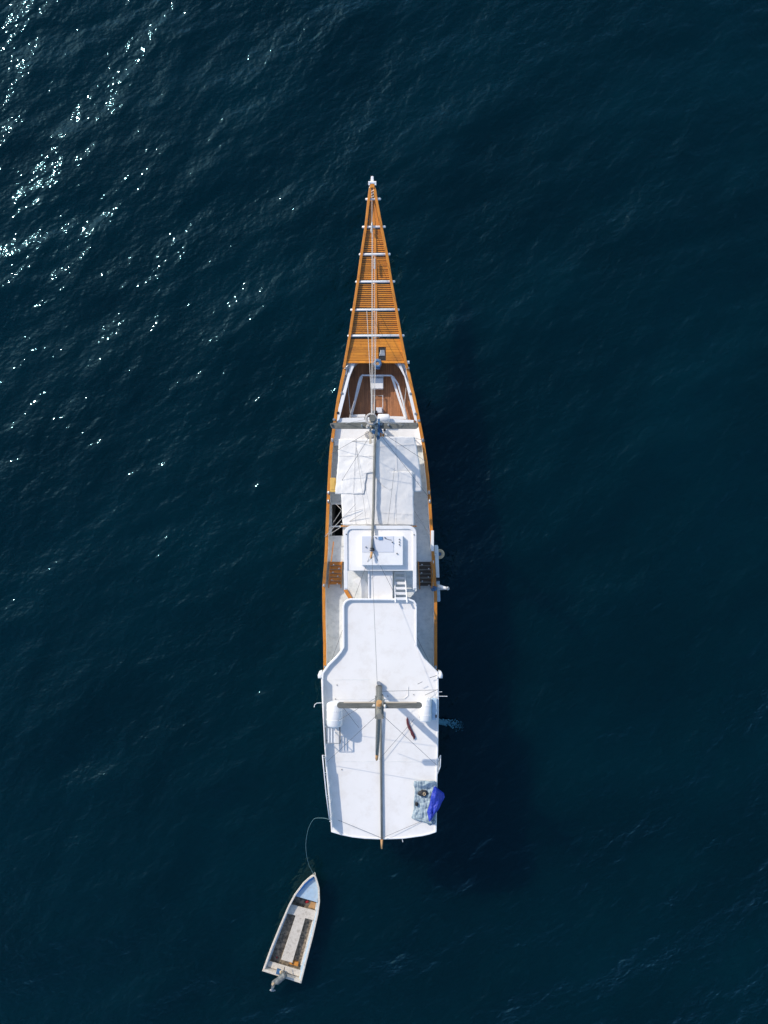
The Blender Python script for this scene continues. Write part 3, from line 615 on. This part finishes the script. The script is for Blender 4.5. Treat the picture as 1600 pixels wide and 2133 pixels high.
for px, py, z0 in ((711,1091,4.85),(862,1091,4.8),(701,1024,4.7),(877,1018,4.5),(708,916,4.7),(864,912,4.7)):
    c = P(px, py, z0); MB().tube([c, Vector((c.x, c.y, DW))], .025, 7).build('awning_post', M['pipe'], ship)
MB().tube([P(710,1096,4.8), P(868,1096,4.8)], .03, 8).build('awning_pole', M['teak'], ship)

# ------------------------------------------------------------------ things on the ship
def ladder():
    r = empty('ladder', P(832,1191,LZ), 'white wooden ladder leaning from the landing up to the aft roof', 'ladder')
    a0, b0_ = P(822,1191,LZ+.02), P(823.5,1256,RZ+.35); a1, b1_ = P(843,1191,LZ+.02), P(848,1256,RZ+.35)
    MB().beam(a0, b0_, .055, .09).build('side_rail', M['white'], r, bevel=.006); MB().beam(a1, b1_, .055, .09).build('side_rail', M['white'], r, bevel=.006)
    for i in range(6):
        t = .04+i*.165; MB().beam(a0.lerp(b0_, t), a1.lerp(b1_, t), .125, .04).build('rung', M['white'], r, bevel=.005)
ladder()
def canister(x, y0, y1, r, label, z):
    root = empty('life_raft_canister', P(x, (y0+y1)/2, RZ), label, 'canister', 'life raft canisters on the aft roof')
    zc = RZ+z+r
    MB().capsule(P(x, y0+3, zc), P(x, y1-3, zc), r, 20).build('shell', M['white'], root, smooth=True)
    for t in (.3, .7): MB().torus(P(x, lerp(y0, y1, t), zc), r+.006, .012, 'y', 24, 5).build('strap', M['white'], root)
    c = P(x, (y0+y1)/2, RZ)
    for dy in (-.35, .35): MB().box(c+Vector((0, dy, (z+.08)/2)), (r*1.5, .08, z+.08)).build('cradle', M['white'], root)
canister(697, 1464, 1512, .38, 'fat white life raft canister near the left edge of the aft roof', .35)
canister(886.5, 1454, 1502, .29, 'slimmer white life raft canister near the right edge of the aft roof', .15)
o = MB().pxbox(899.5, 1456, 910.5, 1500, RZ+.06, RZ+.34).build('flat_case', M['dblue'], None, bevel=.03)
tag(o, 'pale blue flat case lying between the right canister and the roof edge', 'case')
MB().pxbox(907, 1489, 910, 1495, RZ+.341, RZ+.37).build('latch', M['black'], o)
# open frame table
r = empty('frame_table', P(693,1531,RZ), 'low table with thin dark frame and pale slatted top near the left roof edge', 'table')
cs = [(678,1515),(708,1515),(708.5,1548.5),(679.5,1548.5)]
MB().tube([P(x, y, RZ+.62) for x, y in cs[1:3]], .03, 7).build('frame_bar', M['wire'], r); MB().tube([P(x, y, RZ+.62) for x, y in (cs[3], cs[0])], .03, 7).build('frame_bar', M['wire'], r)
MB().tube([P(x, y, RZ+.62) for x, y in cs[:2]], .02, 7).build('frame_bar', M['steel'], r); MB().tube([P(x, y, RZ+.62) for x, y in cs[2:]], .02, 7).build('frame_bar', M['steel'], r)
for i in range(3): MB().pxbox(683+i*6, 1516.5, 686+i*6, 1547, RZ+.58, RZ+.6).build('slat', M['white'], r)
for x, y in cs: c = P(x, y, RZ+.6); MB().tube([c, Vector((c.x, c.y, RZ))], .02, 6).build('leg', M['steel'], r)
# maroon rolled cloth
o = MB().tube([P(x, y, RZ+.06) for x, y in ((848,1494.5),(848.6,1499),(849.6,1507),(852.5,1515),(856.5,1522),(859.5,1529),(863,1536),(862,1540.5))], [.015,.055,.06,.075,.06,.08,.06,.015], 9).build('rolled_cloth', M['maroon'], None, smooth=True)
tag(o, 'twisted maroon rolled cloth lying on the white aft roof right of the mizzen mast', 'cloth')
# quilt, bag, tarp, rope rings
def qz(px, py, u, v): return RZ+.12+.10*mn.noise(Vector((px*.09, py*.07, 2)))+.07*mn.noise(Vector((px*.25, py*.16, 5)))+.03*mn.noise(Vector((px*.5, py*.5, 5)))
o = MB().sheet([(1627,863,906),(1632,862,907.5),(1645,865,908),(1660,863.5,908),(1690,861,908),(1704,857,908),(1708,872,907),(1715,893,905)], 34, 50, qz).build('quilt', M['quilt'], None, thick=.06, smooth=True)
tag(o, 'crumpled grey blue quilt spread on the right rear corner of the aft roof', 'quilt')
def tz(px, py, u, v): return RZ+.28+.10*math.sin(u*3.1)+.14*mn.noise(Vector((px*.16, py*.06, 2)))+.05*mn.noise(Vector((px*.4, py*.3, 2)))-.35*max(0,(px-910)/15)
o = MB().sheet([(1638,905,907.5),(1645,902,915),(1652,899.5,925),(1660,897.5,926),(1675,895,919),(1690,889.5,911),(1700,892,903),(1711,894,896)], 24, 40, tz).build('blue_tarp', M['tarp'], None, thick=.02, smooth=True)
tag(o, 'royal blue plastic tarp bundled over the roof edge beside the quilt', 'tarp')
o = MB().blob(P(881,1652,RZ+.22), (.24,.15,.12), 14, 8, .18).build('bag', M['black'], None); tag(o, 'lumpy black bag lying on the grey blue quilt', 'bag')
MB().torus(P(884,1654,RZ+.33), .06, .02, 'z', 12, 6).build('bag_handle', M['tan'], o)
o = MB().blob(P(868,1675,RZ+.2), (.09,.11,.07), 10, 6, .2).build('sandal', M['black'], None); tag(o, 'small dark sandal near the left edge of the quilt', 'sandal')
for x, y, s_ in ((895.5,1714.5,'left'),(903.5,1712,'right')):
    o = MB().torus(P(x, y, RZ+.02 + (.0 if s_ == 'left' else .16)), .095, .014, 'z', 18, 6).build('rope_ring', M['bluep'], None); tag(o, 'small dark blue ring lying below the quilt, %s one of the pair' % s_, 'ring', 'rings by the quilt')
# yellow board
o = MB(); pts = arc(690.5,998,3,180,270)+arc(697,998,3,270,360)+arc(697,1022,3,0,90)+arc(690.5,1022,3,90,180)
o.pxprism(pts, 4.4, 4.46); o = o.build('yellow_board', M['yellow'], None, bevel=.015); tag(o, 'small yellow plastic board lying on the left side rail beside the awning', 'board')
MB().pxbox(690,1000,697.5,1020,4.461,4.475).build('raised_panel', M['yellow'], o, bevel=.006)
# gangway, davit and tyre on the right side
g = empty('gangway', P(911,1190,2.4), 'folded white boarding gangway hung along the right side of the ship', 'gangway')
MB().pxprism([(905,1138),(913,1138),(915.5,1203),(909,1203)], 3.3, 3.45).build('upper_plank', M['white'], g, bevel=.02)
MB().pxprism([(909.2,1210),(915.8,1210),(917.5,1251),(916,1253.5),(911.5,1253.5),(910.8,1251)], 3.1, 3.25).build('lower_plank', M['dblue'], g, bevel=.02)
MB().pxprism([(908.8,1203.5),(915.6,1203.5),(915.8,1209.5),(909,1209.5)], 3.15, 3.35).build('strap', M['black'], g)
MB().pxprism([(905,1135.5),(912,1135.5),(912.5,1157),(905.4,1157)], 3.45, 3.5).build('end_pad', M['white'], g, bevel=.02)
MB().pxbox(898, 1105, 904, 1148, 4.3, 4.42).build('rail_cover', M['white'], ship, bevel=.02)
dv = MB().tube([P(909,1219,3.5), P(918,1222,3.9), P(932,1226,4.2)], [.07,.09,.07], 9).build('boarding_davit', M['white'], ship, smooth=True)
MB().tube([P(906,1227,3.4), P(920,1227.5,3.6), P(932,1226.5,4.15)], .035, 7).build('brace', M['pipe'], dv)
MB().blob(P(932.5,1225.5,4.2), (.1,.1,.08)).build('sheave', M['steel'], dv)
MB().blob(P(904,1226,3.7), (.16,.14,.12), rough=.15).build('davit_base', M['bluep'], dv)
ty = MB().torus(P(915.8,1154,3.1), .17, .085, 'z', 22, 10).build('tyre_fender', M['tan'], None, smooth=True); tag(ty, 'tan tyre fender hanging beside the white gangway on the right', 'fender')
MB().tube([P(915.8,1154,3.06), P(915.8,1154,3.12)], .11, 14).build('hub', M['bluep'], ty)
MB().tube([P(915.8,1154,2.95), P(908,1153,3.6), P(903,1150,4.2)], .012, 5).build('lanyard', M['rope'], ty)
MB().beam(P(695,1128,4.4), P(690,1170,4.4), .05, .05).build('hand_rail', M['teakv'], ship); MB().beam(P(905.5,1165,4.3), P(899.5,1225,4.0), .05, .05).build('hand_rail', M['teakv'], ship)
for y in (1044, 1026, 917, 1219, 1390):
    for tab in (LX, RX):
        c = P(interp(tab, y), y, railz(y)+.03); MB().blob(c, (.06,.1,.05), 8, 5, .25).build('rail_block', M['steel'], ship)

# ------------------------------------------------------------------ dinghy
DS = [0,.22,.444,.653,.778,.9,.963,1.0]
DLp = [(547,2022.5),(563,1978),(582,1931),(600.6,1887.5),(614,1863),(632.5,1839),(644.5,1828.5),(655,1822.5)]
DRp = [(627,2048),(639.5,1998),(652,1950),(662.5,1904),(665.8,1878),(664.5,1850),(660.5,1836),(656,1823.5)]
def D(s, t, z, GZ=.75):
    L_ = P(interp(list(zip(DS, [a[0] for a in DLp])), s), interp(list(zip(DS, [a[1] for a in DLp])), s), GZ)
    R_ = P(interp(list(zip(DS, [a[0] for a in DRp])), s), interp(list(zip(DS, [a[1] for a in DRp])), s), GZ)
    p = L_.lerp(R_, (t+1)/2); return Vector((p.x, p.y, z))
dg = empty('dinghy', D(.45,0,0), 'small open white dinghy with pale blue bow deck tied behind the ship', 'dinghy')
sv = [i/24 for i in range(25)]
def gz(s): return .72+.18*s*s
mbd = MB(); rings = []
for s_ in [min(q_, .985) for q_ in sv]:
    tp = min(1, (1-s_)*6+.15)
    rings.append([D(s_, t, z, max(z, .45)) for t, z in ((-1,gz(s_)),(-.93,.3),(-.7*tp,-.02),(-.2*tp,-.22),(.2*tp,-.22),(.7*tp,-.02),(.93,.3),(1,gz(s_)))])
vs = [v for r_ in rings for v in r_]; fs = [(i*8+k, (i+1)*8+k, (i+1)*8+k+1, i*8+k+1) for i in range(24) for k in range(7)]+[tuple(range(8))]
mbd.add(vs, fs); mbd.build('hull', M['dwhite'], dg, smooth=True, thick=.04)
gd = [i/40 for i in range(37)]+[.93,.955,.975,.99]
gun = [D(s_, -.965, gz(s_)+.03, gz(s_)) for s_ in gd]+[D(.998,0,gz(1)+.03,gz(1))]+[D(s_, .965, gz(s_)+.03, gz(s_)) for s_ in gd[::-1]]
MB().ribbon(gun, .095, .07).build('gunwale', M['dwhite'], dg, bevel=.012)
# inner sides
for sg in (-1, 1):
    vs = []; ss = [i/20*.755 for i in range(21)]
    for s_ in ss: vs += [D(s_, sg*.93, gz(s_)), D(s_, sg*.80, .24)]
    MB().add(vs, [(2*i, 2*i+1, 2*i+3, 2*i+2) for i in range(20)]).build('inner_side', M['dblue'], dg, thick=.015)
def dprism(poly, z0, z1, name, m_, bevel=.008): return MB().prism([tuple(D(s_, t, 0)[:2]) for s_, t in poly], z0, z1).build(name, M[m_], dg, bevel=bevel)
dprism([(.03,-.84),(.03,.84),(.4,.82),(.72,.82),(.72,-.82),(.4,-.82)], .22, .26, 'bilge', 'grime')
bow = [(.755,-.86),(.755,.86),(.80,.86),(.84,.86),(.88,.84),(.92,.78),(.95,.66),(.972,.42),(.965,.15),(.945,-.18),(.92,-.42),(.88,-.60),(.84,-.70),(.80,-.78)]
dprism(bow, .58, .65, 'bow_deck', 'dblue')
vs = []; ti = [(.755,-.86),(.80,-.78),(.84,-.70),(.88,-.60),(.92,-.42),(.945,-.18),(.965,.15),(.975,.3)]
for s_, t in ti: vs += [D(s_, -.93, gz(s_)-.01, gz(s_)), D(s_, t, .63)]
MB().add(vs, [(2*i, 2*i+1, 2*i+3, 2*i+2) for i in range(len(ti)-1)]).build('bow_lining', M['dside'], dg, thick=.01)  # sloping inner side, its shade painted in blue
dprism([(.565,-.86),(.565,.86),(.655,.86),(.655,-.86)], .45, .51, 'thwart', 'dwhite')
dprism([(.13,-.28),(.13,.32),(.565,.30),(.565,-.32)], .12, .50, 'centre_box', 'dwhite')
dprism([(.56,.76),(.12,.76),(.12,.90),(.56,.90)], .3, .40, 'side_bench', 'dwhite'); dprism([(.655,.74),(.75,.74),(.75,.9),(.655,.9)], .3, .40, 'side_bench', 'dwhite')
dprism([(.03,-.90),(.03,.90),(.085,.90),(.085,-.90)], .45, .52, 'stern_thwart', 'dwhite')
dprism([(0,-.97),(0,.97),(.022,.97),(.022,-.97)], .1, .77, 'transom', 'dwhite')
dprism([(.655,.30),(.655,.72),(.72,.72),(.72,.45)], .12, .34, 'bow_crate', 'tip')
o = MB().blob(D(.70,.1,.24), (.13,.09,.09), rough=.15).build('bottle', M['red'], None); tag(o, 'small red plastic bottle in the dark well under the dinghy bow deck', 'bottle')
o = MB().blob(D(.115,-.52,.2), (.08,.08,.08), rough=.15).build('float', M['red'], None); tag(o, 'small red float in the left rear corner of the dinghy', 'float')
o = MB().prism([tuple(D(s_, t, 0)[:2]) for s_, t in ((.10,.2),(.10,.66),(.135,.64),(.135,.2))], .12, .4).build('fuel_can', M['orange'], None, bevel=.03); tag(o, 'orange fuel can before the rear thwart of the dinghy', 'fuel can')
MB().tube([D(.118,.35,.4), D(.118,.35,.45)], .035, 8).build('cap', M['black'], o)
# outboard
ob = empty('outboard_motor', P(586,2036,.8), 'grey tilted outboard motor clamped on the dinghy transom', 'outboard motor')
MB().capsule(P(593,2031,1.05), P(577,2045,1.0), .165, 14, .6).build('cowling', M['motor'], ob, smooth=True)
MB().pxprism([(564.5,2055),(566,2046),(574,2040),(580,2046),(571,2055)], .82, .98).build('midsection', M['motor'], ob, bevel=.04)
MB().pxprism([(565,2050),(569,2046),(572,2048),(568,2054)], .98, 1.0).build('decal_panel', M['tan'], ob)
MB().tube([P(569,2054,.8), P(567,2061,.6), P(565.5,2064,.45)], [.09,.06,.05], 8).build('leg', M['steel'], ob)
for a in range(3):
    c = P(568,2063,.5); an = a*2.094+.4; MB().blob(c+Vector((math.cos(an)*.09, math.sin(an)*.06, math.sin(an)*.07)), (.09,.05,.03), 8, 5).build('propeller_blade', M['steel'], ob)
MB().pxprism([(577,2019),(585,2021.5),(582,2031),(574.5,2029)], .78, .92).build('clamp_bracket', M['bluep'], ob, bevel=.01)
MB().tube([P(587,2030,1.0), P(592,2022,.95), P(593,2014,.9)], .02, 7).build('tiller', M['black'], ob)
MB().blob(P(585,2025,.95), (.07,.09,.06)).build('carburettor', M['tan'], ob)
# towing line
pts = [(686,1707,5.2),(677,1704.5,5.15),(668,1703.8,4.9),(660,1704,4.6),(654,1706,4.25),(647.5,1715,3.7),(642,1728,3.1),(638.5,1745,2.5),(637.2,1762,1.95),(638.6,1780,1.5),(643,1800,1.15),(648.5,1812,.98),(655,1823,.93)]
fine = []
for i in range(len(pts)-1):
    p0 = Vector(pts[max(i-1,0)]); p1 = Vector(pts[i]); p2 = Vector(pts[i+1]); p3 = Vector(pts[min(i+2, len(pts)-1)])
    for k in range(4):
        t = k/4; fine.append(.5*((2*p1)+(p2-p0)*t+(2*p0-5*p1+4*p2-p3)*t*t+(3*p1-p0-3*p2+p3)*t**3))
fine.append(Vector(pts[-1]))
o = MB().tube([P(*p) for p in fine], .008, 6).build('towing_rope', M['trope'], None, smooth=True); tag(o, 'thin sea green towing rope hanging from the stern quarter to the dinghy bow', 'rope')

# water pumped overboard on the right: a patch of small foam flecks
fo = MB(); r_ = random.Random(5)
for i in range(420):
    t = r_.random()**1.8; x = 914+t*52+r_.gauss(0, 1.5); y = 1503+t*9+r_.gauss(0, 1.5+5*t); sz = .05*(1-t*.7)*r_.uniform(.4, 1.3)
    c = P(x, y, .10); n = 6; ph = r_.random()*6
    fo.add([c+Vector((0,0,.03))]+[c+Vector((math.cos(ph+k*6.283/n)*sz*r_.uniform(.6,1.5), math.sin(ph+k*6.283/n)*sz*r_.uniform(.6,1.3), -.01)) for k in range(n)], [(0, k+1, (k+1) % n+1) for k in range(n)])
tag(fo.build('foam', M['foam'], None), 'faint pale foam where water is pumped over the right side', kind='stuff')
